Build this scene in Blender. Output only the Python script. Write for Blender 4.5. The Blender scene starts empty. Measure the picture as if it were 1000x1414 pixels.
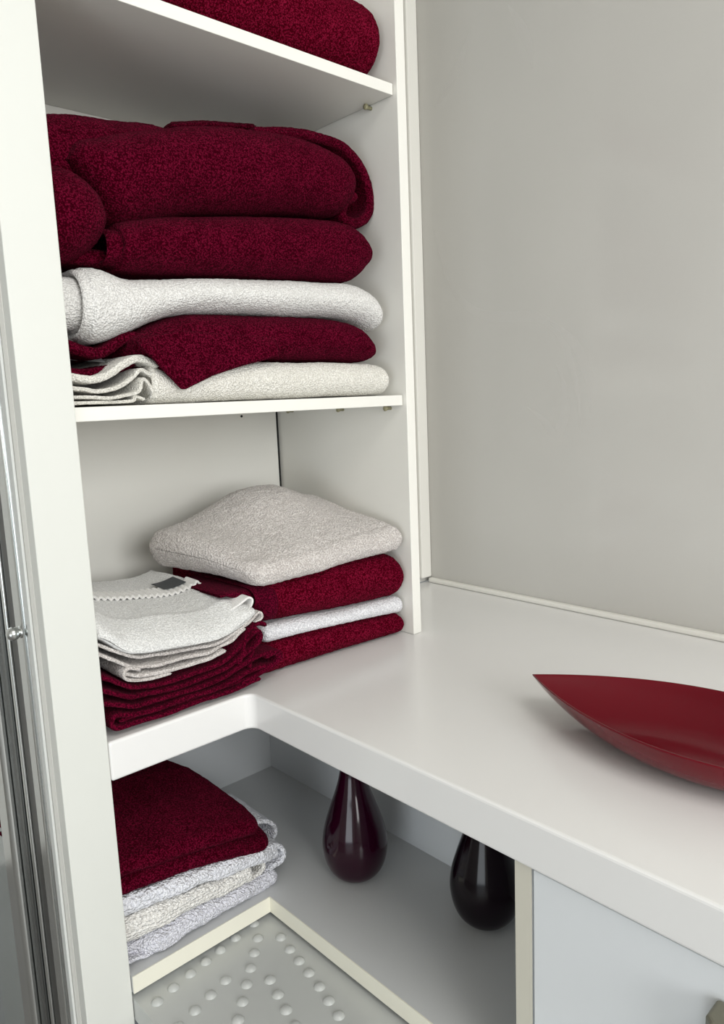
import bpy, math, random
import numpy as np
from mathutils import Vector
S = bpy.context.scene
COL = S.collection

# ------------------------------------------------------------------ helpers
def link(name, me, mat=None, parent=None):
    o = bpy.data.objects.new(name, me); COL.objects.link(o)
    if mat is not None: me.materials.append(mat)
    if parent is not None: o.parent = parent
    return o

def mesh(name, v, f, mat=None, parent=None, smooth=False):
    me = bpy.data.meshes.new(name)
    me.from_pydata([tuple(p) for p in v], [], [tuple(q) for q in f]); me.update()
    if smooth: me.polygons.foreach_set('use_smooth', [True]*len(me.polygons))
    return link(name, me, mat, parent)

def bigmesh(name, parts, mat, parent=None):
    """parts: list of (verts Nx3, quads Mx4) numpy arrays -> one smooth mesh object"""
    vs, fs, off = [], [], 0
    for v, f in parts:
        vs.append(v); fs.append(f+off); off += len(v)
    v = np.concatenate(vs).astype(np.float32); f = np.concatenate(fs).astype(np.int32)
    me = bpy.data.meshes.new(name)
    me.vertices.add(len(v)); me.vertices.foreach_set('co', v.ravel())
    me.loops.add(f.size); me.loops.foreach_set('vertex_index', f.ravel())
    me.polygons.add(len(f))
    me.polygons.foreach_set('loop_start', np.arange(0, f.size, 4, dtype=np.int32))
    me.polygons.foreach_set('use_smooth', np.ones(len(f), dtype=bool))
    me.update(calc_edges=True); me.validate()
    return link(name, me, mat, parent)

def box(name, x0, x1, y0, y1, z0, z1, mat, parent=None, bev=0.0006, seg=2):
    v = [(x, y, z) for x in (x0, x1) for y in (y0, y1) for z in (z0, z1)]
    f = [(0,1,3,2),(4,6,7,5),(0,4,5,1),(2,3,7,6),(0,2,6,4),(1,5,7,3)]
    o = mesh(name, v, f, mat, parent)
    if bev:
        m = o.modifiers.new('bevel', 'BEVEL'); m.width = bev; m.segments = seg; m.limit_method = 'ANGLE'
    return o

def prism(name, poly, z0, z1, mat, parent=None, bev=0.0):
    """poly: list of (x, y), extruded in z"""
    n = len(poly)
    v = [(x, y, z0) for x, y in poly] + [(x, y, z1) for x, y in poly]
    f = [tuple(range(n))[::-1], tuple(range(n, 2*n))]
    f += [(i, (i+1) % n, n+(i+1) % n, n+i) for i in range(n)]
    o = mesh(name, v, f, mat, parent)
    if bev:
        m = o.modifiers.new('bevel', 'BEVEL'); m.width = bev; m.segments = 3; m.limit_method = 'ANGLE'; m.angle_limit = math.radians(50)
    return o

def lathe(name, prof, loc, mat, parent=None, n=64, axis='z'):
    v, f = [], []
    for r, h in prof:
        for k in range(n):
            a = 2*math.pi*k/n; c, s = r*math.cos(a), r*math.sin(a)
            v.append((c, s, h) if axis == 'z' else (h, c, s))
    for i in range(len(prof)-1):
        for k in range(n):
            a, b = i*n+k, i*n+(k+1) % n
            f.append((a, b, b+n, a+n))
    f.append(tuple(range(n))[::-1]); f.append(tuple(range((len(prof)-1)*n, len(prof)*n)))
    o = mesh(name, v, f, mat, parent, smooth=True)
    o.location = loc
    return o

def thing(name, label, cat, loc=(0, 0, 0), group=None):
    o = bpy.data.objects.new(name, None); COL.objects.link(o)
    o.empty_display_size = 0.02
    return tag(o, label, cat, group, loc)

def tag(o, label, cat, group=None, loc=None):
    if loc is not None: o.location = loc
    o['label'] = label; o['category'] = cat
    if group: o['group'] = group
    return o

def structure(o):
    o['kind'] = 'structure'; return o

# ------------------------------------------------------------------ noise / curves
def _h(i, j, k, seed):
    n = (i*374761393 + j*668265263 + k*2147483647 + seed*1442695041) & 0xffffffff
    n = ((n ^ (n >> 13))*1274126177) & 0xffffffff
    return ((n ^ (n >> 16)) & 0xffff)/32767.5 - 1.0

def noise(P, scale, seed=0):
    Q = P*scale; I = np.floor(Q).astype(np.int64); F = Q-I; F = F*F*(3-2*F)
    out = 0
    for a in (0, 1):
        for b in (0, 1):
            for c in (0, 1):
                w = (F[..., 0] if a else 1-F[..., 0])*(F[..., 1] if b else 1-F[..., 1])*(F[..., 2] if c else 1-F[..., 2])
                out = out + w*_h(I[..., 0]+a, I[..., 1]+b, I[..., 2]+c, seed)
    return out

def spline(pts, m=24):
    P = np.array(pts, float)
    if len(P) == 2: return P[0]+(P[1]-P[0])*np.linspace(0, 1, m)[:, None]
    E = np.vstack([2*P[0]-P[1], P, 2*P[-1]-P[-2]]); out = []
    t = np.linspace(0, 1, m, endpoint=False)[:, None]
    for i in range(len(P)-1):
        a, b, c, d = E[i:i+4]
        out.append(.5*((2*b)+(-a+c)*t+(2*a-5*b+4*c-d)*t**2+(-a+3*b-3*c+d)*t**3))
    out.append(P[-1:]); return np.vstack(out)

def resample(P, spacing, fine=None):
    """resample polyline; fine = function(point)->local spacing multiplier"""
    d = np.linalg.norm(np.diff(P, axis=0), axis=1)
    if fine is not None: w = d/np.array([fine(p) for p in (P[1:]+P[:-1])/2])
    else: w = d
    s = np.concatenate([[0], np.cumsum(w)]); n = max(6, int(s[-1]/spacing))
    u = np.linspace(0, s[-1], n)
    return np.stack([np.interp(u, s, P[:, k]) for k in range(P.shape[1])], 1)

def curve(pts):
    P = spline(pts, 12); xs = P[:, 0]; o = np.argsort(xs)
    return lambda x: np.interp(x, xs[o], P[o, 1])

def sheet(C, th, fuzz=0.0006, low=0.0, lowscale=18, seed=0, edge=True, wave=None):
    """C: nu x nv x 3 centre surface, thickness th -> solid cloth with rounded borders"""
    nu, nv = C.shape[:2]
    if low: 
        for k in range(3): C = C + (np.stack([noise(C, lowscale, seed+11+k)]*1, -1))*low*np.eye(3)[k]
    du = np.gradient(C, axis=0); dv = np.gradient(C, axis=1)
    N = np.cross(du, dv); L = np.linalg.norm(N, axis=2, keepdims=True); N = N/np.maximum(L, 1e-12)
    th = np.broadcast_to(np.asarray(th, float), (nu, nv)).copy()
    if edge:
        su = np.concatenate([np.zeros((1, nv)), np.cumsum(np.linalg.norm(np.diff(C, axis=0), axis=2), 0)])
        sv = np.concatenate([np.zeros((nu, 1)), np.cumsum(np.linalg.norm(np.diff(C, axis=1), axis=2), 1)], 1)
        e = np.minimum(np.minimum(su, su[-1:]-su), np.minimum(sv, sv[:, -1:]-sv))
        k = np.clip(e/(th*.5+1e-6), 0, 1); th = th*np.sqrt(np.maximum(1-(1-k)**2, 0))
    A = C+N*th[..., None]*.5; B = C-N*th[..., None]*.5
    if fuzz:
        ef = np.clip(th/0.004, 0, 1)[..., None]
        dA = noise(A, 330, seed)*.6+noise(A, 150, seed+5)*.6; dB = noise(B, 330, seed+1)*.6+noise(B, 150, seed+6)*.6
        A = A+N*dA[..., None]*fuzz*ef; B = B-N*dB[..., None]*fuzz*ef
    V = np.concatenate([A.reshape(-1, 3), B.reshape(-1, 3)])
    V[:, 1] = np.maximum(V[:, 1], np.where(V[:, 2] > -.0, .0210, .0212)*np.clip((-.196-V[:, 0])/.005, 0, 1))
    i = np.arange(nu-1)[:, None]*nv+np.arange(nv-1)[None]
    q = np.stack([i, i+nv, i+nv+1, i+1], -1).reshape(-1, 4)
    n = nu*nv
    F = [q, q[:, ::-1]+n]
    r = np.arange(nv-1)
    F.append(np.stack([r, r+1, r+1+n, r+n], 1))
    r = (nu-1)*nv+np.arange(nv-1); F.append(np.stack([r+1, r, r+n, r+1+n], 1))
    r = np.arange(nu-1)*nv; F.append(np.stack([r+nv, r, r+n, r+nv+n], 1))
    r = np.arange(nu-1)*nv+nv-1; F.append(np.stack([r, r+nv, r+nv+n, r+n], 1))
    return V, np.concatenate(F)

def stations(x0, x1, sp, dense0=0, dense1=0):
    n = int((x1-x0)/sp); x = np.linspace(x0, x1, n)
    ex = []
    if dense0: ex.append(x0+dense0*(1-np.cos(np.linspace(0, math.pi/2, 22))))
    if dense1: ex.append(x1-dense1*(1-np.cos(np.linspace(0, math.pi/2, 22))))
    lo = x0+dense0 if dense0 else x0-1; hi = x1-dense1 if dense1 else x1+1
    x = x[(x > lo) & (x < hi)] if (dense0 or dense1) else x
    return np.unique(np.concatenate([x]+ex).round(6))

RES = 0.0018
def folded(x0, x1, zt, zb, yf, depth, th=0.012, layers=4, r0=0, r1=0, zadd=None, xadd=None, seed=0, low=0.002, fuzz=0.0007, lowscale=16, fine_all=False, ry=1.0):
    """a towel folded over on itself, its smooth fold facing -y; layers show at open ends.
    zt/zb/yf: functions of x (m); r0/r1: closed rounded ends' radii (0 = open end)"""
    xs = stations(x0, x1, RES, r0, r1)
    H = zt(xs)-zb(xs); H0 = float(np.max(H))
    t = min(th, H0/ (layers if layers > 1 else 1.02))
    def arc(cy, cz, r, a0, a1, n=14):
        a = np.linspace(a0, a1, n); return [(cy+r*math.cos(k)*ry, cz+r*math.sin(k)) for k in a]
    yb = depth; hp = math.pi/2
    P = [(yb-.004, t/2), (yb*.5, t/2), (H0/2+.01, t/2)]
    P += arc(H0/2, H0/2, (H0-t)/2, -hp, -3*hp+0, 18)
    P += [(H0/2+.01, H0-t/2), (yb*.5, H0-t/2), (yb-.012, H0-t/2)]
    if layers >= 4:
        P += arc(yb-.012, H0-t, t/2, hp*.6, -hp*.6, 5)
        P += [(yb-.014, H0-1.5*t), (yb*.5, H0-1.5*t), (H0/2+.02, H0-1.5*t)]
        ri = max((H0-3*t)/2, t*.35)
        P += arc(H0/2+.004, H0/2, ri, hp, 3*hp, 10)
        P += [(H0/2+.02, H0/2-ri), (yb*.6, H0/2-ri), (yb-.03, H0/2-ri)]
    P = np.array(P)
    fn = (lambda p: 1.0) if fine_all else (lambda p: 1.0 if p[0] < H0/2+.045 else 4.0)
    P = resample(P, RES, fn)
    y, n = P[:, 0], P[:, 1]/H0
    e = np.ones_like(xs)
    if r0: e = e*np.sqrt(np.clip(1-(1-np.clip((xs-x0)/r0, 0, 1))**2, 0.0004, 1))
    if r1: e = e*np.sqrt(np.clip(1-(1-np.clip((x1-xs)/r1, 0, 1))**2, 0.0004, 1))
    rec = np.where(xs < (x0+x1)/2, r0, r1)*(1-e)
    Y = yf(xs)[:, None]+rec[:, None]+y[None]*(1-rec/ (depth+1e-6))[:, None]
    Z = zb(xs)[:, None]+(.5+(n[None]-.5)*e[:, None])*H[:, None]
    X = np.repeat(xs[:, None], len(y), 1)
    if zadd is not None: Z = Z+zadd(X, Y, (n[None]+0*X))
    if xadd is not None: X = X+xadd(X, Y)
    C = np.stack([X, Y, Z], -1)
    T = t*(H/H0*e)[:, None]*np.ones_like(y)[None]
    return sheet(C, T, fuzz=fuzz, low=low, lowscale=lowscale, seed=seed)

def solid(x0, x1, zt, zb, yf, yb, r0, r1, zadd=None, xadd=None, yadd=None, seed=0, low=.002, fuzz=.0008, lowscale=16):
    """closed soft bundle: a towel folded so that only smooth folds show"""
    xs = stations(x0, x1, RES, r0, r1); H = zt(xs)-zb(xs)
    H0 = float(np.max(H)); dep = float(np.mean(yb(xs)-yf(xs))); r = H0/2
    a = np.linspace(-math.pi/2, -3*math.pi/2, 30); b = np.linspace(math.pi/2, -math.pi/2, 30)
    P = [(r+r*math.cos(k), r+r*math.sin(k)) for k in a]+[(dep-r+r*math.cos(k), r+r*math.sin(k)) for k in b]+[(r, 0)]
    P = resample(np.array(P), RES)[:-1]; y, n = P[:, 0]/dep, P[:, 1]/H0
    e = np.ones_like(xs)
    if r0: e = e*np.sqrt(np.clip(1-(1-np.clip((xs-x0)/r0, 0, 1))**2, .0002, 1))
    if r1: e = e*np.sqrt(np.clip(1-(1-np.clip((x1-xs)/r1, 0, 1))**2, .0002, 1))
    rec = np.where(xs < (x0+x1)/2, r0, r1)*(1-e)
    A, B = yf(xs)+rec, yb(xs)-rec
    Y = A[:, None]+(B-A)[:, None]*y[None]; nn = .5+(n[None]-.5)*e[:, None]
    Z = zb(xs)[:, None]+nn*H[:, None]; X = np.repeat(xs[:, None], len(y), 1)
    if zadd is not None: Z = Z+zadd(X, Y, nn)
    if xadd is not None: X = X+xadd(X, Y)
    C = np.stack([X, Y, Z], -1)
    if low:
        C = C+np.stack([noise(C, lowscale, seed+11+k)*low for k in range(3)], -1)
    du = np.gradient(C, axis=0); Cw = np.concatenate([C[:, -1:], C, C[:, :1]], 1); dv = (Cw[:, 2:]-Cw[:, :-2])/2
    N = np.cross(dv, du); N /= np.maximum(np.linalg.norm(N, axis=2, keepdims=True), 1e-12)
    d = noise(C, 330, seed)*.6+noise(C, 150, seed+5)*.6
    V = (C+N*d[..., None]*fuzz*np.clip(e, 0, 1)[:, None, None]).reshape(-1, 3)
    V[:, 1] = np.maximum(V[:, 1], .0212*np.clip((-.196-V[:, 0])/.005, 0, 1))
    nu, nv = C.shape[:2]; i = np.arange(nu-1)[:, None]*nv; j = np.arange(nv)[None]; k = (j+1) % nv
    return V, np.stack([i+j, i+k, i+nv+k, i+nv+j], -1).reshape(-1, 4)

def ruffle(path, y0, y1, th, seed=0, low=0.0012, fuzz=0.0004, wav=0.0, sp=0.0016, fade=None, lowscale=22, shear=None):
    """cloth whose edge path (x, z) faces the viewer, running back from y0 to y1"""
    P = resample(spline(path, 14), sp)
    n = 70; tt = np.linspace(0, 1, n)**1.6
    y0v = y0+wav*noise(np.stack([P[:, 0], P[:, 1], P[:, 0]*0], -1), 55, seed+3)
    Y = y0v[None]+(y1-y0)*tt[:, None]
    X = np.repeat(P[None, :, 0], n, 0); Z = np.repeat(P[None, :, 1], n, 0)
    if shear is not None: X, Z = shear(X, Y, Z)
    return sheet(np.stack([X, Y, Z], -1), th, fuzz=fuzz, low=low, lowscale=lowscale, seed=seed)

def patch(corner_fn, nu, nv, th, **kw):
    u = np.linspace(0, 1, nu)[:, None]*np.ones((1, nv)); v = np.linspace(0, 1, nv)[None]*np.ones((nu, 1))
    return sheet(corner_fn(u, v), th, **kw)

K = lambda c: (lambda x: np.full_like(np.asarray(x, float), c))

# ------------------------------------------------------------------ materials
def nodes(name):
    m = bpy.data.materials.new(name); m.use_nodes = True
    nt = m.node_tree; b = nt.nodes['Principled BSDF']; return m, nt, b

def lacquer(name, col, rough=0.3, var=0.02, scale=6, bump=0.0, spec=0.5, coat=0.0):
    m, nt, b = nodes(name); N = nt.nodes; Lk = nt.links
    tc = N.new('ShaderNodeTexCoord'); nz = N.new('ShaderNodeTexNoise'); nz.inputs['Scale'].default_value = scale; nz.inputs['Detail'].default_value = 4
    Lk.new(tc.outputs['Object'], nz.inputs['Vector'])
    mx = N.new('ShaderNodeMix'); mx.data_type = 'RGBA'
    Lk.new(nz.outputs['Fac'], mx.inputs['Factor'])
    mx.inputs['A'].default_value = (*[c*(1-var) for c in col], 1); mx.inputs['B'].default_value = (*[min(1, c*(1+var)) for c in col], 1)
    Lk.new(mx.outputs['Result'], b.inputs['Base Color'])
    b.inputs['Roughness'].default_value = rough; b.inputs['Specular IOR Level'].default_value = spec
    b.inputs['Coat Weight'].default_value = coat; b.inputs['Coat Roughness'].default_value = 0.05
    if bump:
        n2 = N.new('ShaderNodeTexNoise'); n2.inputs['Scale'].default_value = 4; n2.inputs['Detail'].default_value = 1
        Lk.new(tc.outputs['Object'], n2.inputs['Vector'])
        bp = N.new('ShaderNodeBump'); bp.inputs['Strength'].default_value = bump; bp.inputs['Distance'].default_value = 0.02
        Lk.new(n2.outputs['Fac'], bp.inputs['Height']); Lk.new(bp.outputs['Normal'], b.inputs['Normal'])
    return m

def terry(name, dark, light, scale=420, strength=0.9, sheen=0.3, tint=(1, 1, 1), dist=0.0015, ribs=None):
    m, nt, b = nodes(name); N = nt.nodes; Lk = nt.links
    tc = N.new('ShaderNodeTexCoord')
    vo = N.new('ShaderNodeTexVoronoi'); vo.inputs['Scale'].default_value = scale
    nz = N.new('ShaderNodeTexNoise'); nz.inputs['Scale'].default_value = scale*.7; nz.inputs['Detail'].default_value = 3
    n3 = N.new('ShaderNodeTexNoise'); n3.inputs['Scale'].default_value = 40; n3.inputs['Detail'].default_value = 3
    Lk.new(tc.outputs['Object'], vo.inputs['Vector']); Lk.new(tc.outputs['Object'], nz.inputs['Vector']); Lk.new(tc.outputs['Object'], n3.inputs['Vector'])
    sub = N.new('ShaderNodeMath'); sub.operation = 'SUBTRACT'; Lk.new(nz.outputs['Fac'], sub.inputs[0]); Lk.new(vo.outputs['Distance'], sub.inputs[1])
    h = N.new('ShaderNodeMath'); h.operation = 'ADD'; Lk.new(sub.outputs[0], h.inputs[0])
    ms = N.new('ShaderNodeMath'); ms.operation = 'MULTIPLY'; ms.inputs[1].default_value = .35
    Lk.new(n3.outputs['Fac'], ms.inputs[0]); Lk.new(ms.outputs[0], h.inputs[1])
    mr = N.new('ShaderNodeMapRange'); mr.inputs['From Min'].default_value = 0.0; mr.inputs['From Max'].default_value = 0.6
    Lk.new(h.outputs[0], mr.inputs['Value'])
    mx = N.new('ShaderNodeMix'); mx.data_type = 'RGBA'
    mx.inputs['A'].default_value = (*dark, 1); mx.inputs['B'].default_value = (*light, 1)
    Lk.new(mr.outputs['Result'], mx.inputs['Factor']); Lk.new(mx.outputs['Result'], b.inputs['Base Color'])
    hh = h.outputs[0]
    if ribs:
        wv = N.new('ShaderNodeTexWave'); wv.inputs['Scale'].default_value = ribs[0]; wv.inputs['Distortion'].default_value = ribs[2]; wv.inputs['Detail Scale'].default_value = 3
        wv.bands_direction = ribs[3]
        Lk.new(tc.outputs['Object'], wv.inputs['Vector'])
        m2 = N.new('ShaderNodeMath'); m2.operation = 'MULTIPLY'; m2.inputs[1].default_value = ribs[1]; Lk.new(wv.outputs['Fac'], m2.inputs[0])
        a2 = N.new('ShaderNodeMath'); a2.operation = 'ADD'; Lk.new(m2.outputs[0], a2.inputs[0]); Lk.new(hh, a2.inputs[1]); hh = a2.outputs[0]
    bp = N.new('ShaderNodeBump'); bp.inputs['Strength'].default_value = strength; bp.inputs['Distance'].default_value = dist
    Lk.new(hh, bp.inputs['Height']); Lk.new(bp.outputs['Normal'], b.inputs['Normal'])
    b.inputs['Roughness'].default_value = 1.0; b.inputs['Specular IOR Level'].default_value = 0.0
    b.inputs['Sheen Weight'].default_value = sheen; b.inputs['Sheen Roughness'].default_value = 0.5
    b.inputs['Sheen Tint'].default_value = (*tint, 1)
    return m

M = {}
M['white'] = lacquer('white_laminate', (.81, .80, .75), .32)
M['stile'] = lacquer('white_darkened_for_light', (.68, .69, .65), .38)  # the panels' white, colour lowered to offset strong window light
M['worktop'] = lacquer('worktop_laminate', (.79, .785, .775), .22, bump=.04)
M['cupboard'] = lacquer('pale_blue_white_laminate', (.70, .725, .745), .35)
M['base_board'] = lacquer('grey_white_laminate', (.57, .58, .58), .33)
M['wallpanel'] = lacquer('glossy_grey_wall_panel', (.56, .55, .52), .16, var=.05, scale=3, bump=.12)
M['cream'] = lacquer('cream_edging', (.80, .78, .67), .45)
M['oyster'] = lacquer('oyster_edging', (.60, .58, .50), .45)
M['black'] = lacquer('dark_gap', (.006, .006, .006), .8)
M['tray'] = lacquer('shower_tray_acrylic', (.49, .505, .49), .28)
M['handle'] = lacquer('handle_grey', (.14, .135, .10), .4)
M['peg'] = lacquer('shelf_peg', (.35, .33, .2), .4)
M['plum'] = lacquer('plum_glaze', (.018, .001, .008), .10, var=.1, spec=.35)
M['plum_dark'] = lacquer('black_plum_glaze', (.004, .001, .003), .12, var=.1, spec=.25)
M['dish'] = lacquer('burgundy_lacquer', (.12, .002, .008), .16, var=.08, spec=.28)
M['tagdark'] = lacquer('dark_grey_label', (.055, .06, .065), .6)
M['tagwhite'] = lacquer('white_label', (.7, .7, .7), .6)
M['floor'] = lacquer('floor_vinyl', (.22, .21, .20), .4)
M['room'] = lacquer('room_paint', (.62, .61, .58), .6)
m, nt, b = nodes('polished_aluminium'); b.inputs['Metallic'].default_value = 1; b.inputs['Base Color'].default_value = (.62, .64, .63, 1); b.inputs['Roughness'].default_value = .2; M['chrome'] = m
m, nt, b = nodes('dark_aluminium'); b.inputs['Metallic'].default_value = 1; b.inputs['Base Color'].default_value = (.16, .17, .17, 1); b.inputs['Roughness'].default_value = .25; M['darkchrome'] = m
m, nt, b = nodes('black_rubber_track'); b.inputs['Metallic'].default_value = .6; b.inputs['Base Color'].default_value = (.05, .05, .048, 1); b.inputs['Roughness'].default_value = .3; M['blacktrack'] = m
m, nt, b = nodes('seal'); b.inputs['Base Color'].default_value = (.62, .64, .62, 1); b.inputs['Roughness'].default_value = .4; M['seal'] = m
m, nt, b = nodes('frosted_glass'); b.inputs['Base Color'].default_value = (.75, .8, .8, 1); b.inputs['Roughness'].default_value = .12; b.inputs['Transmission Weight'].default_value = .85; M['glass'] = m
BUR_D, BUR_L = (.032, .0001, .0038), (.148, .0048, .0245)
M['burgundy'] = terry('burgundy_terry', BUR_D, BUR_L, scale=500, tint=(1, .35, .5), sheen=.03)
M['burgundy_red'] = terry('burgundy_red_terry', (.050, .0001, .0040), (.210, .0065, .0300), scale=460, tint=(1, .3, .4), sheen=.03)
M['burgundy_thin'] = terry('burgundy_thin_terry', (.035, .001, .006), (.15, .0035, .024), scale=520, strength=.6, tint=(1, .35, .5), sheen=.04)
M['white_terry'] = terry('white_terry', (.66, .65, .63), (.93, .92, .90), dist=.002)
M['grey_terry'] = terry('grey_white_terry', (.50, .46, .44), (.84, .80, .77), dist=.002)
M['bright_terry'] = terry('bright_white_terry', (.60, .60, .63), (.90, .90, .93), scale=380)
M['cream_terry'] = terry('cream_terry', (.68, .66, .60), (.94, .92, .86), dist=.002)
M['white_thin'] = terry('white_thin_terry', (.62, .62, .61), (.88, .88, .87), scale=480, strength=.7, dist=.0015)
M['hem'] = terry('white_hem', (.75, .74, .72), (.9, .89, .87), scale=700, strength=.4, dist=.001)
M['knit_white'] = terry('white_knitted_cotton', (.76, .77, .83), (.93, .94, .98), scale=300, strength=1.0, dist=.003, ribs=(55, .5, 6, 'Z'))
M['knit_cream'] = terry('cream_knitted_cotton', (.78, .76, .72), (.95, .94, .91), scale=300, strength=1.0, dist=.003, ribs=(70, .5, 5, 'Z'))
M['knit_lilac'] = terry('lilac_white_knitted_cotton', (.74, .74, .82), (.92, .92, .98), scale=330, strength=1.0, dist=.003, ribs=(70, .6, 8, 'DIAGONAL'))

# ------------------------------------------------------------------ dimensions (metres)
XL, XF, W, XW, D = -.200, -.257, .321, .606, .336      # stile inner edge, stile outer edge, right panel, wall, depth
Z2, Z1, ZL, T = .388, .8405, -.3036, .016
ZTOP = 1.8995; ZBOT = -.60; LIP = .049
YB = -1.6                                               # near end of the worktop run

# ------------------------------------------------------------------ shelving unit
u = thing('shelving_unit', 'tall white open shelving unit holding folded burgundy and white towels', 'shelving unit', (XL, 0, 0))
def unit(o): o.location = (-XL, 0, 0); return o
unit(box('stile', XF, XL, 0, .020, ZBOT, ZTOP, M['stile'], u, .0012))
unit(box('side_panel', XF, XF+.016, .0205, D+.02, ZBOT, ZTOP, M['white'], u))
unit(box('side_panel', W, W+.0185, 0, D+.02, .0005, ZTOP, M['white'], u, .0008))
unit(box('back_panel', XF+.0165, W-.006, D, D+.01, .001, ZTOP, M['white'], u, 0))
unit(box('back_gap', W-.006, W-.0003, D+.002, D+.01, .001, ZTOP, M['black'], u, 0))
for zz in (Z2, Z1):
    sh = unit(box('shelf', XF+.0165, W-.0015, .0075, D-.0005, zz-T, zz, M['white'], u, .0008))
    for yy in ((.036, .150, .29) if zz == Z2 else (.056, .29)):
        pg = lathe('shelf_peg', [(.0001, 0), (.0028, 0), (.0028, -.010), (.0042, -.0105), (.0042, -.013), (.0001, -.013)], (W, yy, zz-T-.004), M['peg'], sh, 16, 'x')
unit(lathe('screw_hole', [(.0001, 0), (.0022, 0), (.0022, .001), (.0001, .001)], (0, 0, 0), M['black'], u, 16, 'x'))
sc = [o for o in u.children if o.name.startswith('screw_hole')][0]
sc.rotation_euler = (0, 0, -math.pi/2); sc.location = (-XL+.238, D-.0002, .362)

# ------------------------------------------------------------------ worktop (L-shaped, rolled front)
def worktop():
    r = .014
    out = [(XL+.0005, 0)]
    a = np.linspace(math.pi/2, 0, 10)
    out += [(-r+r*math.cos(k), -r+r*math.sin(k)) for k in a][0:]
    out[1:] = [(x, y) for x, y in out[1:]]
    # inner corner is concave: centre of the fillet lies at (-r, -r)
    out += [(0, YB), (XW-.001, YB), (XW-.001, .2255), (W-.002+.02, .2255), (W+.0183, D), (XF+.0165, D), (XF+.0165, .0205), (XL+.0005, .0205)]
    o = prism('worktop', out, -LIP, 0, M['worktop'], None, .0035)
    return o
wt = worktop()
wt['label'] = 'white L-shaped laminate worktop running from the shelves along the grey wall'; wt['category'] = 'worktop'

# ------------------------------------------------------------------ base cabinet
XBK, YBK = .2346, .3045
bc = thing('base_cabinet', 'low white open cupboard with a panelled door, under the worktop', 'cupboard', (0, -.43, ZL))
def base(o): o.location = (0, .43, -ZL); return o
poly = [(XF+.0165, .0205), (XL+.0006, .0205), (XL+.0006, -.0030), (.0075, -.0030), (.0075, YB+.02), (XBK, YB+.02), (XBK, YBK), (XF+.0165, YBK)]
sh = base(prism('shelf', poly, ZL-.0225, ZL, M['base_board'], bc, 0))
ed = [(XL+.0006, -.0044), (.0061, -.0044), (.0061, YB+.02), (.0075, YB+.02), (.0075, -.0030), (XL+.0006, -.0030)]
prism('edging_strip', ed, ZL-.0226, ZL+.0003, M['cream'], sh, 0)
base(box('back_panel', XF+.0165, XBK+.012, YBK, YBK+.012, ZL-.02, -LIP-.0005, M['cupboard'], bc, 0))
base(box('side_panel', XBK, XBK+.012, -.36, YBK-.0005, ZL-.02, -LIP-.0005, M['cupboard'], bc, 0))
base(box('side_panel', XBK, XBK+.012, YB+.02, -.3605, ZL-.02, -LIP-.0005, M['cupboard'], bc, 0))
dv = base(box('divider', .0052, XBK-.0005, -.4435, -.425, ZL+.0005, -LIP-.0005, M['cupboard'], bc, 0))
box('edging_strip', .0035, .0051, -.4433, -.4252, ZL+.001, -LIP-.0008, M['oyster'], dv, 0)
base(box('door', .0035, .0195, -.86, -.4458, ZL+.004, -LIP-.0018, M['cupboard'], bc, .0008))
dr = [o for o in bc.children if o.name.startswith('door')][0]
hd = prism('handle', [(-.024, -.642), (-.024, -.618), (-.018, -.612), (.0034, -.612), (.0034, -.642)], -.155, -.078, M['handle'], dr, .003)

# ------------------------------------------------------------------ shower tray with raised dimples
def tray():
    zt = -.3345
    x0, x1, y0, y1 = XL+.0006, .05, -.62, .03
    # quad-symmetric fan of dimples about the corner
    def spots():
        base_ = [(-.052, -.003), (-.079, -.008), (-.104, -.012), (-.129, -.016), (-.156, -.021), (-.181, -.027), (-.206, -.033)]
        pts = []
        for x, y in base_:
            pts.append((x, y)); pts.append((y-.005, x+.005))
        pts.append((-.018, .002));
        for k in range(14): pts.append((-.031-.0190*k, -.026-.0190*k))
        for k in range(8):
            x, y = -.103-.026*k, -.058-.007*k
            pts.append((x, y)); pts.append((y-.005, x+.005))
        for k in range(6):
            x, y = -.165-.0255*k, -.112-.010*k
            pts.append((x, y)); pts.append((y-.005, x+.005))
        for k in range(7, 18):
            x, y = -.206-.0255*(k-6), -.033-.0052*(k-6)
            pts.append((y-.005, x+.005))
        return [(x, y) for x, y in pts if x0+.008 < x < x1-.006 and y0+.01 < y < y1-.0082]
    V, F = [], []
    def quad(a, b, c, d): i = len(V); V.extend([a, b, c, d]); F.append((i, i+1, i+2, i+3))
    quad((x0, y0, zt), (x1, y0, zt), (x1, y1, zt), (x0, y1, zt))
    zb = zt-.03
    quad((x0, y0, zb), (x0, y1, zb), (x1, y1, zb), (x1, y0, zb))
    quad((x0, y0, zb), (x1, y0, zb), (x1, y0, zt), (x0, y0, zt)); quad((x1, y0, zb), (x1, y1, zb), (x1, y1, zt), (x1, y0, zt))
    quad((x1, y1, zb), (x0, y1, zb), (x0, y1, zt), (x1, y1, zt)); quad((x0, y1, zb), (x0, y0, zb), (x0, y0, zt), (x0, y1, zt))
    for cx, cy in spots():
        i0 = len(V); n = 22; rings = [(.0078, -.0002), (.0072, .0006), (.0060, .0020), (.0042, .0031), (.0022, .0037)]
        for r, h in rings:
            for k in range(n):
                a = 2*math.pi*k/n; V.append((cx+r*math.cos(a), cy+r*math.sin(a), zt+h))
        V.append((cx, cy, zt+.0039))
        for j in range(len(rings)-1):
            for k in range(n): F.append((i0+j*n+k, i0+j*n+(k+1) % n, i0+(j+1)*n+(k+1) % n, i0+(j+1)*n+k))
        for k in range(n): F.append((i0+(len(rings)-1)*n+k, i0+(len(rings)-1)*n+(k+1) % n, len(V)-1))
    o = mesh('shower_tray', V, F, M['tray'])
    for p in o.data.polygons: p.use_smooth = p.area < 1e-4
    return o
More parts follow.
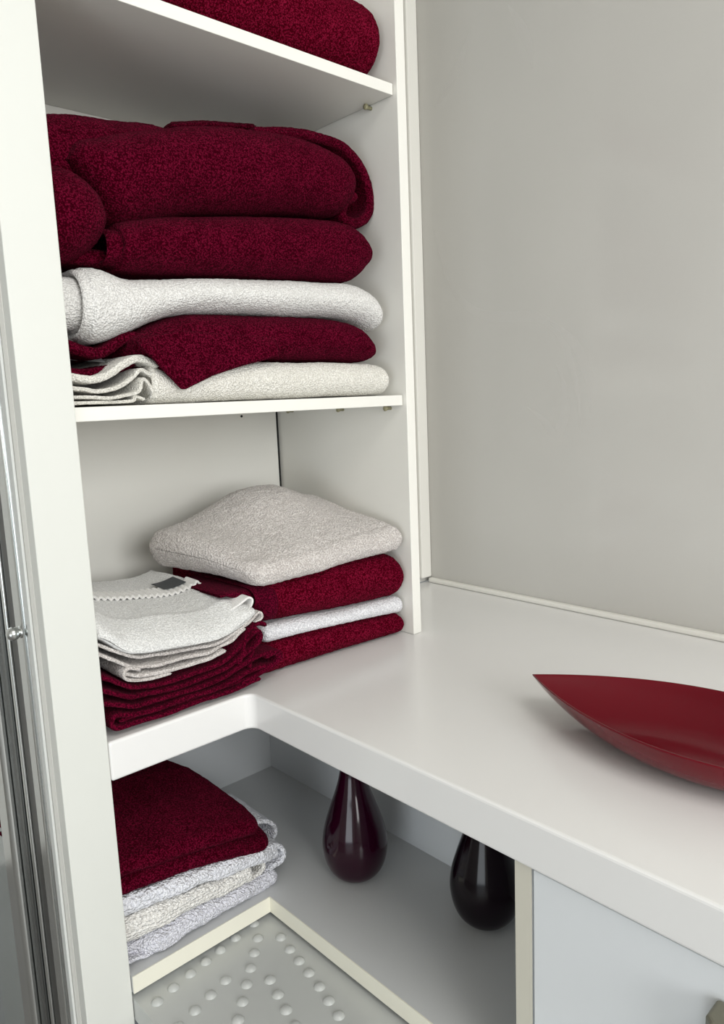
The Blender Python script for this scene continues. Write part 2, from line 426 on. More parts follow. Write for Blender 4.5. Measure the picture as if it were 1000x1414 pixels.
tr = tray(); tag(tr, 'grey shower tray with raised round dimples below the low cupboard', 'shower tray')

# ------------------------------------------------------------------ shower door frame at the far left
sf = thing('shower_screen', 'chrome framed shower screen upright with round fixing knob at far left', 'shower screen', (XF-.004, .12, 0))
def scr(o): o.location = (-(XF-.004), -.12, 0); return o
zlo, zhi = -.62, 1.15
scr(box('seal', XF-.0035, XF-.0003, .034, .046, zlo, zhi, M['seal'], sf, .0008))
scr(box('wall_channel', XF-.0020, XF-.0003, .0465, .0605, zlo, zhi, M['chrome'], sf, .0006))
scr(box('wall_channel', XF-.0045, XF-.0003, .0610, .0835, zlo, zhi, M['chrome'], sf, .0016))
scr(box('dark_track', XF-.0020, XF-.0003, .0840, .1120, zlo, zhi, M['blacktrack'], sf, .0004))
scr(box('door_stile', XF-.0055, XF-.0003, .1125, .1210, zlo, zhi, M['chrome'], sf, .002, 4))
scr(box('door_stile', XF-.0030, XF-.0003, .1215, .1295, zlo, zhi, M['darkchrome'], sf, .001, 4))
scr(box('door_stile', XF-.006, XF-.0003, .130, .160, zlo, zhi, M['darkchrome'], sf, .002, 3))
scr(box('door_stile', XF-.016, XF-.0003, .162, .205, zlo, zhi, M['chrome'], sf, .006, 5))
scr(box('glass_pane', XF-.008, XF-.003, .206, .62, zlo, zhi, M['glass'], sf, .0005))
kp = [(.0001, 0), (.0070, 0), (.0070, -.0012), (.0040, -.0016), (.0040, -.0020)]
kp += [(.0080*math.sin(a), -.0085+.0080*math.cos(a)) for a in np.linspace(.45, math.pi-.02, 18)]
kn = scr(lathe('knob', kp, (0, 0, 0), M['chrome'], sf, 32, 'x'))
kn.location = (0, .0665-.12, .136)

# ------------------------------------------------------------------ dish
def dish():
    L, Bw, zr = .215, .090, .046
    n = 96
    def ring(s, z, k=0.0):   # lens outline scaled
        out = []
        l, b_ = L*s[0], Bw*s[1]
        for i in range(n):
            t = 2*math.pi*i/n
            yy = math.cos(t); xx = math.copysign(1, math.sin(t))*(1-abs(yy)**1.9) if abs(math.sin(t)) > 1e-9 else 0
            out.append((b_*xx, l*yy, z+k*abs(yy)**2.5*s[0]))
        return out
    prof_out = [((.50, .30), 0.0, 0), ((.58, .42), .0008, 0), ((.70, .62), .006, .0), ((.84, .82), .018, -.001), ((.94, .94), .033, -.002), ((.985, .985), .043, -.003)]
    prof_rim = [((1.0, 1.0), .0458, -.003), ((1.0, .995), .0470, -.003), ((.992, .975), .0472, -.003), ((.982, .958), .0462, -.003)]
    prof_in = [((.955, .93), .0415, -.003), ((.89, .87), .031, -.002), ((.77, .72), .018, -.001), ((.64, .52), .0085, 0), ((.52, .34), .0050, 0), ((.30, .15), .0045, 0), ((.02, .01), .0045, 0)]
    V, F = [], []
    for s, z, k in prof_out+prof_rim+prof_in: V += ring(s, z, k)
    R_ = len(V)//n
    for j in range(R_-1):
        for i in range(n): F.append((j*n+i, j*n+(i+1) % n, (j+1)*n+(i+1) % n, (j+1)*n+i))
    F.append(tuple(range(n))[::-1]); F.append(tuple(range((R_-1)*n, R_*n)))
    F = [f[::-1] for f in F]
    o = mesh('dish', V, F, M['dish'], None, True)
    md = o.modifiers.new('sub', 'SUBSURF'); md.levels = 1; md.render_levels = 2
    o.location = (.206, -.522, .0003); o.rotation_euler = (0, 0, math.radians(0))
    return o
tag(dish(), 'glossy burgundy boat-shaped dish with pointed tip standing on the white worktop', 'dish')

# ------------------------------------------------------------------ vases
def vase(loc, mat, label, sc=1.0):
    pr = [(.0001, .0), (.014, .0), (.019, .0012), (.027, .0065), (.034, .0165), (.0385, .030), (.0408, .046), (.0405, .060), (.0375, .078), (.0325, .097), (.0265, .117), (.0205, .137), (.0160, .157), (.0135, .177), (.0125, .197), (.0130, .212), (.0145, .222), (.0150, .2235), (.0128, .222), (.0105, .205), (.0105, .17), (.0001, .165)]
    P = spline([(r, h) for r, h in pr[2:18]], 6)
    pp = pr[:2]+[(float(a)*sc, float(b_)*sc) for a, b_ in P]+[(a*sc, b_*sc) for a, b_ in pr[18:]]
    pp = [(a*1.16, b_) for a, b_ in pp]
    o = lathe('vase', pp, loc, mat)
    return tag(o, label, 'vase')
vase((.127, -.054, ZL), M['plum'], 'glossy plum teardrop vase standing in the middle of the low cupboard')
vase((.182, -.249, ZL), M['plum_dark'], 'nearly black teardrop vase half hidden behind the cupboard divider', .99)

# ================================================================== TOWELS
# ---- top shelf
def towel(name_parts, mat, label, loc, cat='towel', group=None, name='towel'):
    o = bigmesh(name, name_parts, mat)
    me = o.data; c = np.zeros(len(me.vertices)*3, np.float32); me.vertices.foreach_get('co', c)
    c = c.reshape(-1, 3)-np.array(loc, np.float32); me.vertices.foreach_set('co', c.ravel()); me.update()
    return tag(o, label, cat, group, loc)

towel([folded(-.235, .309, curve([(-.24, .958), (0, .962), (.25, .962), (.309, .955)]), curve([(-.24, .8455), (.27, .8455), (.309, .857)]), curve([(-.24, .012), (.27, .012), (.309, .02)]), .29, .02, 4, 0, .014, seed=1, low=.003)],
      M['burgundy_red'], 'thick folded burgundy bath towel alone on the top shelf', (.03, .15, Z1))

# ---- middle shelf, bottom to top
# T6 cream-white
zb = K(Z2+.0015)
t6t = curve([(-.24, .420), (-.19, .424), (-.150, .428), (-.118, .441), (-.09, .436), (-.06, .430), (0, .436), (.06, .440), (.2, .439), (.28, .437), (.306, .428)])
p = [folded(-.098, .306, t6t, curve([(-.24, .3895), (.27, .3895), (.306, .394)]), curve([(-.24, .012), (.28, .014), (.306, .022)]), .30, .011, 4, 0, .012, seed=2, low=.0018)]
p.append(ruffle([(-.088, .4325), (-.098, .4385), (-.114, .4425), (-.135, .434), (-.155, .422), (-.180, .419), (-.235, .432)], .016, .30, .009, seed=31, fuzz=.0006))
p.append(ruffle([(-.085, .4000), (-.092, .418), (-.108, .429), (-.118, .421), (-.135, .411), (-.160, .405), (-.185, .408), (-.235, .412)], .020, .30, .005, seed=32, wav=.003))
p.append(ruffle([(-.092, .3945), (-.100, .409), (-.109, .418), (-.114, .404), (-.130, .3995), (-.150, .397), (-.175, .3985), (-.235, .400)], .018, .30, .0042, seed=33, wav=.003))
p.append(ruffle([(-.105, .3945), (-.118, .3985), (-.122, .3935), (-.160, .3925), (-.235, .3925)], .022, .30, .004, seed=34, wav=.002))
towel(p, M['cream_terry'], 'creamy white folded towel lying directly on the middle shelf, bottom of its stack', (.03, .15, Z2))
# T5 burgundy
t5t = curve([(-.115, .466), (-.10, .474), (-.07, .487), (-.03, .497), (.04, .500), (.15, .502), (.24, .499), (.275, .482), (.290, .455)])
t5b = curve([(-.115, .450), (-.095, .432), (-.063, .404), (-.045, .411), (-.02, .423), (.02, .433), (.058, .441), (.10, .441), (.20, .441), (.27, .441), (.290, .448)])
p = [folded(-.113, .291, t5t, t5b, curve([(-.12, .012), (0, .010), (.25, .012), (.291, .03)]), .29, .016, 4, .003, .010, seed=3, low=.0022)]
p.append(ruffle([(-.095, .469), (-.115, .468), (-.146, .4505), (-.170, .452), (-.195, .461), (-.236, .470)], .035, .29, .013, seed=41, fuzz=.0006))
p.append(ruffle([(-.10, .445), (-.125, .434), (-.150, .4275), (-.175, .426), (-.200, .431), (-.236, .440)], .04, .29, .013, seed=42, fuzz=.0006))
def flap(a, c):
    x = -.116+.20*a; zbm = np.interp(x, [-.116, -.066, -.060, -.02, .03, .084], [.456, .4045, .4045, .421, .434, .446])
    ztp = np.interp(x, [-.116, -.06, .084], [.462, .476, .470])
    return np.stack([x, .0035+.011*(1-c)**2+.004*a, ztp+(zbm-ztp)*c], -1)
p.append(patch(flap, 110, 50, .011, seed=43, low=.001, fuzz=.0006))
t5 = towel(p, M['burgundy'], 'burgundy folded towel with a corner drooping, second from the bottom of the middle shelf stack', (.03, .15, .45))
lab = bigmesh('care_label', [patch(lambda a, c: np.stack([-.170+.045*a, .075+.02*c, .4435-.003*a+.008*c], -1), 12, 8, .0008, fuzz=0)], M['tagwhite'], t5)
lab.location = (-.03, -.15, -.45); lab['label'] = 'small white care label'
# T4 white
t4t = curve([(-.185, .541), (-.165, .5455), (-.140, .546), (-.11, .537), (-.07, .540), (0, .546), (.10, .551), (.20, .5555), (.26, .553), (.290, .541), (.306, .520)])
t4b = curve([(-.185, .470), (-.165, .462), (-.146, .460), (-.115, .470), (-.07, .490), (-.03, .4985), (.04, .502), (.15, .504), (.25, .502), (.306, .480)])
p = [folded(-.163, .308, t4t, t4b, curve([(-.19, .010), (-.1, .014), (.25, .012), (.308, .03)]), .29, .011, 4, .006, .022, seed=4, low=.002)]
p.append(folded(-.172, -.12, lambda x: t4t(x)-.002, lambda x: t4b(x)+.002, K(.015), .10, .008, 4, 0, 0, seed=5, low=.0012))
p.append(folded(-.236, -.12, lambda x: t4t(-.15+0*x)-.012, lambda x: t4b(-.146+0*x)+.016, K(.027), .14, .007, 4, 0, 0, seed=6, low=.0015))
towel(p, M['white_terry'], 'thick white towel between two burgundy towels on the middle shelf, rolled end to the left', (.03, .15, .50))
# T3 burgundy
t3t = curve([(-.118, .596), (-.10, .603), (-.06, .613), (0, .622), (.08, .632), (.16, .640), (.23, .643), (.262, .635), (.285, .612)])
t3b = curve([(-.118, .545), (-.08, .546), (0, .550), (.10, .5535), (.20, .558), (.25, .560), (.285, .585)])
p = [folded(-.116, .288, t3t, t3b, curve([(-.12, .010), (0, .012), (.25, .012), (.288, .035)]), .28, .014, 4, .004, .010, seed=7, low=.002)]
p.append(folded(-.134, -.09, lambda x: .590+0*x, lambda x: .5495+0*x, K(.024), .12, .0055, 2, 0, 0, seed=8, low=.001))
p.append(folded(-.236, -.09, lambda x: .570+0*x, lambda x: .5505+0*x, K(.050), .12, .007, 2, 0, 0, seed=9, low=.001))
towel(p, M['burgundy'], 'burgundy folded towel with rolled left end lying on the thick white towel', (.03, .15, .6))
# T2 big burgundy
t2t = curve([(-.166, .664), (-.150, .684), (-.115, .696), (-.06, .713), (0, .730), (.06, .741), (.14, .747), (.20, .746), (.243, .738), (.262, .715)])
t2b = curve([(-.166, .655), (-.14, .630), (-.118, .597), (-.08, .602), (-.03, .618), (.04, .630), (.10, .639), (.18, .646), (.23, .652), (.262, .675)])
p = [folded(-.168, .264, t2t, t2b, curve([(-.17, .020), (-.11, .008), (.20, .010), (.264, .03)]), .22, .03, 2, .010, .012, seed=10, low=.003, lowscale=12)]
p.append(ruffle([(.10, .744), (.16, .756), (.215, .760), (.262, .756), (.297, .734), (.315, .700), (.312, .668), (.285, .650), (.258, .655), (.262, .676), (.285, .690)], .055, .24, .015, seed=51, fuzz=.0007))
p.append(ruffle([(.08, .732), (.16, .744), (.215, .749), (.250, .741), (.276, .720), (.285, .70)], .075, .24, .012, seed=52, fuzz=.0007))
towel(p, M['burgundy'], 'large burgundy towel topping the middle shelf stack, its folded-over loop at the right', (.03, .15, .7))
# T1 burgundy at the back left with a bulging lump below
t1t = curve([(-.236, .702), (-.19, .7115), (-.14, .722), (-.08, .733), (-.03, .737), (.03, .722)])
t1b = curve([(-.236, .62), (-.10, .62), (.03, .66)])
p = [folded(-.237, .04, t1t, t1b, curve([(-.236, .040), (-.15, .040), (.03, .06)]), .25, .02, 4, 0, .06, seed=12, low=.004, lowscale=14)]
p.append(folded(-.237, -.124, curve([(-.236, .645), (-.18, .648), (-.155, .641), (-.137, .625), (-.124, .600)]), curve([(-.236, .538), (-.195, .539), (-.16, .554), (-.138, .573), (-.124, .595)]), curve([(-.236, .000), (-.16, .004), (-.118, .03)]), .20, .03, 2, 0, .024, seed=13, low=.004, lowscale=18))
p.append(patch(lambda a, c: np.stack([.005+.135*a, .105+.12*c, .749+.024*a-.006*c], -1), 50, 40, .007, low=.002, seed=14))
towel(p, M['burgundy'], 'crumpled burgundy towel at the back left of the middle shelf, bulging beside the stack', (-.14, .15, .63))

# ---- on the worktop, right-hand stack (bottom to top)
s4 = [folded(.045, .317, curve([(.04, .048), (.2, .043), (.318, .034)]), curve([(.04, .0012), (.30, .0012), (.317, .004)]), curve([(.04, .026), (.2, .018), (.318, .012)]), .27, .010, 4, .006, .010, seed=61, low=.0015)]
towel(s4, M['burgundy_red'], 'burgundy folded hand towel lying on the worktop, bottom of the right-hand stack', (.18, .15, 0))
s3 = [folded(.048, .318, curve([(.04, .076), (.1, .071), (.2, .0655), (.318, .063)]), curve([(.04, .0495), (.2, .0445), (.318, .0355)]), curve([(.04, .026), (.2, .018), (.318, .013)]), .27, .0075, 4, .008, .012, seed=62, low=.0015)]
towel(s3, M['bright_terry'], 'thin bright white folded hand towel between two burgundy ones in the right-hand stack', (.18, .15, .06))
s2t = curve([(-.0, .143), (.04, .136), (.1, .135), (.2, .138), (.28, .138), (.322, .125)])
s2b = curve([(-.0, .120), (.03, .104), (.055, .080), (.1, .0725), (.2, .067), (.3, .0645), (.322, .070)])
s2 = [folded(.052, .3195, s2t, s2b, curve([(0, .026), (.2, .014), (.32, .006)]), .27, .015, 4, .006, .02, seed=63, low=.002)]
s2o = towel(s2, M['burgundy_red'], 'plump burgundy hand towel with a smooth woven band, under the big grey-white towel', (.18, .15, .1))
bnd = bigmesh('woven_band', [folded(.034, .072, lambda x: s2t(x)-.003, lambda x: np.maximum(s2b(x), .078)-.001, K(.0215), .20, .007, 1, 0, 0, seed=64, low=.0008, fuzz=.0001),
                             folded(-.012, .045, lambda x: s2t(x)-.008-.1*np.maximum(.03-x, 0), lambda x: s2b(x)+.006+.0*x, K(.034), .16, .009, 4, 0, 0, seed=65, low=.001, fuzz=.0003)], M['burgundy_thin'], s2o)
bnd.location = (-.18, -.15, -.1)
# S1 big grey-white towel with a sloping top
def s1z(X, Y, n):
    d = np.clip(Y-.03, 0, .3)
    rise = .075*np.clip(d/.17, 0, 1)**.8
    hump = .022*np.exp(-((X-.185)**2+(Y-.19)**2)/.005) - .012*np.exp(-((X-.045)**2+(Y-.05)**2)/.0009) - .02*np.clip((X-.22)/.1, 0, 1)*np.clip(d/.1, 0, 1)
    side = np.clip((.16-X)/.13, 0, 1)
    return (rise*.72+hump)*(.25+.75*n)*(1-.50*side) + .012*np.clip((.07-X)/.08, 0, 1)*np.clip(d/.08, 0, 1)*(1-n)
s1 = [solid(.028, .316, curve([(.03, .176), (.1, .172), (.2, .176), (.314, .184)]), curve([(.03, .141), (.05, .135), (.1, .135), (.2, .1375), (.3, .140), (.314, .146)]), curve([(.028, .018), (.2, .010), (.314, .005)]), curve([(.028, .225), (.15, .235), (.314, .24)]), .020, .020, zadd=s1z, xadd=lambda X, Y: -.27*np.clip(Y-.02, 0, .2)*np.clip((.32-X)/.27, 0, 1), seed=66, low=.0035, lowscale=14, fuzz=.0011)]
towel(s1, M['grey_terry'], 'big fluffy grey-white towel on top of the right-hand stack on the worktop', (.14, .16, .17))

# ---- on the worktop, left-hand stack
def serp(zbf, ztf, nlay, xl, xr, amp=.0, seed=0):
    """serpentine path between bottom and top curves"""
    rng = random.Random(seed); pts = []
    for k in range(nlay):
        f = (k+.5)/nlay
        a, b_ = xl(k), xr(k); xs = np.linspace(a, b_, 12)
        if k % 2 == 0: xs = xs[::-1]
        for x in xs: pts.append((x, zbf(x)+(ztf(x)-zbf(x))*f+rng.uniform(-1, 1)*amp))
    return pts
l3b = lambda x: .0045+0*x
l3t = curve([(-.236, .110), (-.195, .086), (-.160, .060), (-.1, .053), (-.04, .056), (-.005, .074), (.018, .088), (.045, .084)])
NL = 5
zk = lambda k, x: .0045+(l3t(x)-.0035)*(k+.42)/NL+.0009*math.sin(x*70+k*1.7)
xl3 = [-.184, -.184, -.236, -.236, -.236]; xr3 = [.022, .046, .046, .020, .020]
path = []
for k in range(NL):
    xs_ = np.linspace(xr3[k], xl3[k], 12) if k % 2 == 0 else np.linspace(xl3[k], xr3[k], 12)
    path += [(float(x), float(zk(k, x))) for x in xs_]
    if k < NL-1:
        xe = xs_[-1]; sg = -1 if k % 2 == 0 else 1
        path.append((xe+sg*.0065, float(zk(k, xe)+zk(k+1, xe))/2))
p = [ruffle(path, .004, .22, .0060, seed=72, wav=.0012, fuzz=.0004, low=.0007)]
p.append(ruffle([(-.18, .0165), (-.15, .0165), (-.10, .0150), (-.05, .0150), (0, .0160)], .010, .20, .0050, seed=75, wav=.001, fuzz=.0004, low=.0006))
# left loop between the two lowest layers and right-hand bends
p.append(ruffle([(.030, .040), (.050, .043), (.056, .036), (.050, .028), (.025, .020), (-.01, .012)], .004, .22, .0066, seed=81, wav=.003, fuzz=.0005))
p.append(ruffle([(.008, .030), (.012, .045), (.022, .060), (.024, .075), (.018, .086)], .006, .22, .0062, seed=82, wav=.003, fuzz=.0005))
p.append(ruffle([(-.012, .040), (-.004, .054), (.000, .068), (.010, .082), (.028, .088), (.038, .082)], .007, .22, .0060, seed=83, wav=.003, fuzz=.0005))
towel(p, M['burgundy_thin'], 'crinkled pile of burgundy cloth folds at the front edge of the worktop', (-.08, .12, 0))
# L2 white folded cloths under the top one
l2t = curve([(-.236, .135), (-.195, .122), (-.159, .096), (-.1, .087), (-.04, .082), (.0, .092), (.022, .103)])
l2b = lambda x: l3t(x)+.0035
p = []
for k in range(3):
    f0 = (k+.5)/3; pts = []
    for x in np.linspace([-.172, -.236, -.236][k], [-.03, .004, .018][k], 10):
        pts.append((x, l2b(x)+(l2t(x)-l2b(x))*f0))
    p.append(ruffle(pts, .004+.003*k, .23, [.0048, .0042, .0042][k], seed=90+k, wav=.003, fuzz=.0004))
p.append(ruffle([(-.150, .0740), (-.165, .079), (-.172, .074), (-.166, .0655), (-.14, .0600), (-.11, .0585)], .003, .23, .0038, seed=94, wav=.001, fuzz=.0003))
p.append(ruffle([(-.01, .083), (.012, .090), (.030, .102), (.034, .094), (.022, .088)], .010, .20, .0032, seed=95, wav=.002, fuzz=.0003))
towel(p, M['grey_terry'], 'off-white cloth folded in wavy layers between the ribbed white cloth and burgundy folds', (-.08, .12, .07), 'cloth', name='folded_cloth')
# L1 ribbed white cloth on top with dark tag
def l1surf(u_, v_):
    x = -.236+.258*u_
    base_ = l2t(x)+.004
    y = .002+.245*v_+.02*(u_-.5)**2
    dome = .034*np.sqrt(np.clip(v_/.16, 0, 1))*(1-.25*u_)+.012*np.clip((v_-.2)/.5, 0, 1)
    dome = dome*np.sqrt(np.clip((1-u_)/.10, 0, 1))
    return np.stack([x-.004*np.sin(v_*9), y, base_+dome], -1)
def l1_parts():
    P_ = [patch(l1surf, 170, 190, .006, low=.0018, lowscale=20, seed=100, fuzz=.0005)]
    P_.append(patch(lambda a, c: l1surf(a, c*.9)*np.array([1, 1, 0])+np.stack([0*a, 0*a, l2t(-.236+.258*a)+.0035+.006*c], -1), 150, 60, .004, low=.0012, seed=101, fuzz=.0004))
    return P_
l1o = towel(l1_parts(), M['white_thin'], 'white ribbed face cloth with a dark grey tag, topping the left-hand pile', (-.10, .12, .12), 'cloth', name='face_cloth')
def on_l1(u0, u1, v0, v1, lift, rib=0):
    def f(a, c):
        uu = u0+(u1-u0)*a+0*c; vv = v0+(v1-v0)*c
        Pp = l1surf(uu, vv)
        Pp[..., 2] += lift+rib*np.sin(a*2*math.pi*26)
        return Pp
    return f
rb = bigmesh('ribbed_band', [patch(on_l1(.03, .92, .46, .60, .0062, .0016), 320, 24, .0032, low=.0018, lowscale=20, seed=100, fuzz=0)], M['hem'], l1o); rb.location = (.10, -.12, -.12)
tg = bigmesh('tag', [patch(on_l1(.72, .86, .52, .66, .0092), 30, 24, .0016, fuzz=.0001, low=.001, lowscale=40, seed=100)], M['tagdark'], l1o); tg.location = (.10, -.12, -.12); tg['label'] = 'dark grey woven tag'
hm = bigmesh('curled_hem', [ruffle([(-.01, .112), (.006, .118), (.020, .124), (.0265, .119), (.022, .110), (.008, .104)], .020, .16, .0030, seed=103, wav=.001, fuzz=.0002)], M['hem'], l1o); hm.location = (.10, -.12, -.12)

# ---- in the low cupboard (bottom to top)
zs = lambda pts: curve(pts)
w3 = [folded(-.236, .030, zs([(-.236, -.272), (-.1, -.272), (0, -.276), (.03, -.279)]), zs([(-.236, -.3022), (.02, -.3022), (.03, -.300)]), zs([(-.236, .030), (-.19, .018), (-.15, -.003), (-.08, .001), (0, .004), (.03, .010)]), .22, .008, 4, 0, .010, seed=110, low=.0055, lowscale=34, fuzz=.0011)]
w3.append(ruffle([(-.236, -.297), (-.20, -.292), (-.17, -.298), (-.14, -.288), (-.10, -.280), (-.05, -.277)], .006, .15, .005, seed=116, wav=.01, low=.003))
towel(w3, M['knit_lilac'], 'crumpled lilac-white knitted cloth lying on the low cupboard board, lowest of the stack', (-.10, .10, ZL), 'cloth', name='knitted_cloth')
w2 = [folded(-.236, -.012, zs([(-.236, -.236), (-.15, -.238), (-.05, -.248), (-.012, -.252)]), zs([(-.236, -.270), (-.15, -.270), (-.05, -.273), (-.012, -.276)]), zs([(-.236, .010), (-.12, -.004), (-.012, .002)]), .20, .008, 4, 0, .006, seed=111, low=.0048, lowscale=34, fuzz=.0011)]
w2.append(ruffle([(-.05, -.262), (-.02, -.250), (.004, -.256), (.010, -.266), (.0, -.274), (-.03, -.270)], .008, .18, .006, seed=112, wav=.004))
towel(w2, M['knit_cream'], 'cream knitted cloth with pleated side in the middle of the low cupboard stack', (-.12, .10, -.25), 'cloth', name='knitted_cloth')
w1 = [folded(-.236, .042, zs([(-.236, -.206), (-.15, -.211), (-.05, -.226), (.02, -.243), (.042, -.250)]), zs([(-.236, -.234), (-.15, -.236), (-.05, -.248), (.02, -.268), (.042, -.276)]), zs([(-.236, .012), (-.12, .0), (.0, .004), (.042, .012)]), .20, .008, 4, 0, .008, seed=113, low=.0045, lowscale=32, fuzz=.0011)]
w1.append(ruffle([(-.03, -.232), (.01, -.243), (.036, -.248), (.050, -.262), (.046, -.276), (.02, -.277)], .014, .17, .007, seed=114, wav=.004))
w1.append(ruffle([(-.02, -.212), (.02, -.222), (.050, -.232), (.062, -.248), (.058, -.266)], .055, .17, .006, seed=115, wav=.006))
towel(w1, M['knit_white'], 'thick bluish-white knitted cloth directly under the burgundy towels in the low cupboard', (-.10, .10, -.23), 'cloth', name='knitted_cloth')
def b1z(X, Y, n):
    d = np.clip(Y-.01, 0, .3); return (.045*np.clip(d/.15, 0, 1)**.9)*(.2+.8*n)
bt = zs([(-.236, -.176), (-.18, -.179), (-.10, -.186), (-.04, -.196), (.022, -.212)])
bb = zs([(-.236, -.202), (-.18, -.206), (-.10, -.2155), (-.04, -.229), (.0, -.241), (.022, -.241)])
b1 = [folded(-.237, .023, lambda x: (bt(x)+bb(x))/2+.004, bb, zs([(-.236, .006), (0, .002), (.023, .008)]), .24, .010, 4, 0, .016, zadd=b1z, xadd=lambda X, Y: -.16*np.clip(Y-.05, 0, .2), seed=120, low=.002, fine_all=True)]
towel(b1, M['burgundy'], 'burgundy towel lying on the knitted cloths in the low cupboard, lower of two', (-.11, .12, -.22))
b2 = [folded(-.237, .010, lambda x: bt(x)+.010, lambda x: (bt(x)+bb(x))/2+.0055, zs([(-.236, .012), (0, .008), (.010, .018)]), .24, .010, 4, 0, .018, zadd=b1z, xadd=lambda X, Y: -.20*np.clip(Y-.05, 0, .2), seed=121, low=.0025, fine_all=True)]
towel(b2, M['burgundy'], 'burgundy towel topping the low cupboard stack just below the worktop', (-.11, .12, -.18))

# ------------------------------------------------------------------ room
wr = structure(box('wall_right', XW, XW+.04, YB-.8, D+.3, ZBOT, 1.9, M['wallpanel'], None, 0))
def paint_reflections():  # pale see-through ribbons that paint curved reflections onto the glossy wall
    mt, nt, b = nodes('reflection_paint'); b.inputs['Base Color'].default_value = (.9, .88, .86, 1); b.inputs['Roughness'].default_value = .5; b.inputs['Alpha'].default_value = .10
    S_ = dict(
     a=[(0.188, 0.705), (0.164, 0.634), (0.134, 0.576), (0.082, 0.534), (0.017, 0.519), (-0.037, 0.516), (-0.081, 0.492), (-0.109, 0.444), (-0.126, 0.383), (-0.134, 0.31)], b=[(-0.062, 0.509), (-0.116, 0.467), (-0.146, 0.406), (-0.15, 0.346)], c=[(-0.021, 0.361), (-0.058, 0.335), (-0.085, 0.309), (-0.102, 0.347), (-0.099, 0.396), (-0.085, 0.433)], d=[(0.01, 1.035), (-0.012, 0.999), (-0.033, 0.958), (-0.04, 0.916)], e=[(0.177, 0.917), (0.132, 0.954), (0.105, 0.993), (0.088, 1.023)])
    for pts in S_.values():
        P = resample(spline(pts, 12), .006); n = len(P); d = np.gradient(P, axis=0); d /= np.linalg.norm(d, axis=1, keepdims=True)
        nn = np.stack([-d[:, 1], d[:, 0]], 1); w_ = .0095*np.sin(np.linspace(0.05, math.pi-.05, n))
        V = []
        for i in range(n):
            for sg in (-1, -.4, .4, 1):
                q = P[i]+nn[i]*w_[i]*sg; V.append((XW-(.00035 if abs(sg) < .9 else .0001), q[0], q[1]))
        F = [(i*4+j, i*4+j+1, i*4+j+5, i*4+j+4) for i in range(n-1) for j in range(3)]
        mesh('painted_reflection', V, F, mt, wr, True)
paint_reflections()
structure(box('wall_back', W+.019, XW-.0005, .2265, .26, .0005, 1.9, M['wallpanel'], None, 0))
structure(box('trim_1', XW-.013, XW-.0003, YB-.8, .2140, .0003, .010, M['white'], None, .003))
structure(box('trim_2', XW-.030, XW-.0003, .2145, .2262, .0105, 1.9, M['white'], None, .003))
structure(box('floor', -2.4, XW+.04, -3.2, .9, ZBOT-.05, ZBOT, M['floor'], None, 0))
structure(box('ceiling', -2.4, XW+.04, -3.2, .9, 1.9, 1.95, M['room'], None, 0))
for a in ((-3.2, -2.25, ZBOT, 1.9), (-.75, .9, ZBOT, 1.9), (-2.25, -.75, .4, 1.9)):  # opening made only to let the added fill light in
    structure(box('wall_left', -2.44, -2.4, a[0], a[1], a[2], a[3], M['room'], None, 0))
structure(box('wall_far', -2.4, XF-.02, .86, .9, ZBOT, 1.9, M['room'], None, 0))
# wall with window behind the camera
wx0, wx1, wz0, wz1 = -1.5, .15, .15, 1.55
wn = structure(box('wall_near', -2.4, wx0, -3.24, -3.2, ZBOT, 1.9, M['room'], None, 0))
for a in ((wx1, XW+.04, ZBOT, 1.9), (wx0, wx1, ZBOT, wz0), (wx0, wx1, wz1, 1.9)):
    structure(box('wall_near', a[0], a[1], -3.24, -3.2, a[2], a[3], M['room'], None, 0))
wf = structure(box('window_1', wx0, wx1, -3.235, -3.205, wz0, wz0+.05, M['white'], None, .002))
for a in ((wx0, wx1, wz1-.05, wz1), (wx0, wx0+.05, wz0+.051, wz1-.051), (wx1-.05, wx1, wz0+.051, wz1-.051), (-.70, -.65, wz0+.051, wz1-.051)):
    box('window_frame', a[0], a[1], -3.235, -3.205, a[2], a[3], M['white'], wf, .002)

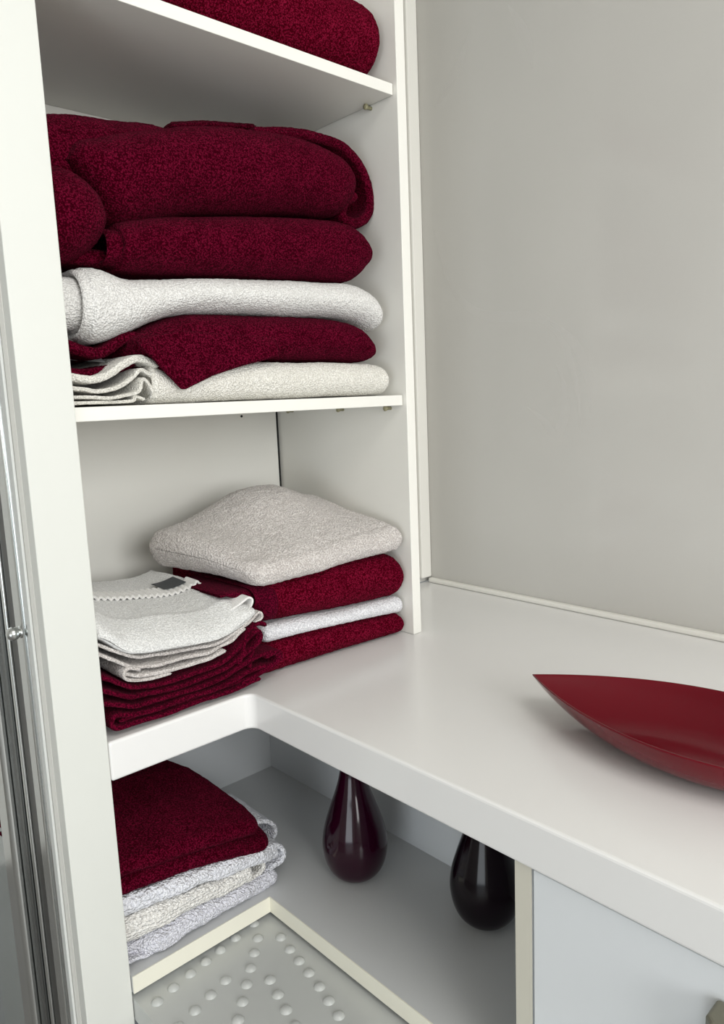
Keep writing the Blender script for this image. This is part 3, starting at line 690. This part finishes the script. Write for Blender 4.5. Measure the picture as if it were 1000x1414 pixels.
# ------------------------------------------------------------------ light
w = bpy.data.worlds.new('World'); S.world = w; w.use_nodes = True
bg = w.node_tree.nodes['Background']; bg.inputs['Color'].default_value = (.80, .90, 1, 1); bg.inputs['Strength'].default_value = 1.0
def area(name, loc, rot, sx, sy, power, col):
    l = bpy.data.lights.new(name, 'AREA'); l.shape = 'RECTANGLE'; l.size = sx; l.size_y = sy; l.energy = power; l.color = col
    o = bpy.data.objects.new(name, l); COL.objects.link(o); o.location = loc; o.rotation_euler = rot; return o
area('window_light', ((wx0+wx1)/2, -3.3, (wz0+wz1)/2), (math.radians(90), 0, 0), wx1-wx0, wz1-wz0, 61, (1, .995, .97))
area('door_light', (-2.46, -1.5, -.1), (0, math.radians(-90), 0), .8, 1.4, 14, (.92, .97, 1))  # added fill for surfaces facing left; no door is known there
area('added_top_fill', (-.5, -1.9, 1.88), (0, 0, 0), 1.1, 1.1, 20, (1, .97, .92))  # added overhead fill to lift the worktop; no lit lamp is known

# ------------------------------------------------------------------ camera
Q = dict(f=1025.9413, loc=(-.5268, -.8095, .3852), yaw=-42.5767, pitch=-8.685, roll=-2.3301)
cd = bpy.data.cameras.new('camera'); co = bpy.data.objects.new('camera', cd); COL.objects.link(co); S.camera = co
y_, p_, r_ = [math.radians(Q[k]) for k in ('yaw', 'pitch', 'roll')]
fw = Vector((-math.sin(y_)*math.cos(p_), math.cos(y_)*math.cos(p_), math.sin(p_)))
rt = fw.cross(Vector((0, 0, 1))).normalized(); up = rt.cross(fw)
r2 = rt*math.cos(r_)+up*math.sin(r_); u2 = up*math.cos(r_)-rt*math.sin(r_)
from mathutils import Matrix
co.matrix_world = Matrix(((r2.x, u2.x, -fw.x, Q['loc'][0]), (r2.y, u2.y, -fw.y, Q['loc'][1]), (r2.z, u2.z, -fw.z, Q['loc'][2]), (0, 0, 0, 1)))
cd.sensor_fit = 'VERTICAL'; cd.sensor_height = 36; cd.sensor_width = 36; cd.lens = Q['f']/1414*36
cd.clip_start = .01
S.view_settings.view_transform = 'Standard'; S.view_settings.look = 'None'; S.view_settings.gamma = 1
S.view_settings.use_curve_mapping = False; S.view_settings.exposure = 0.15
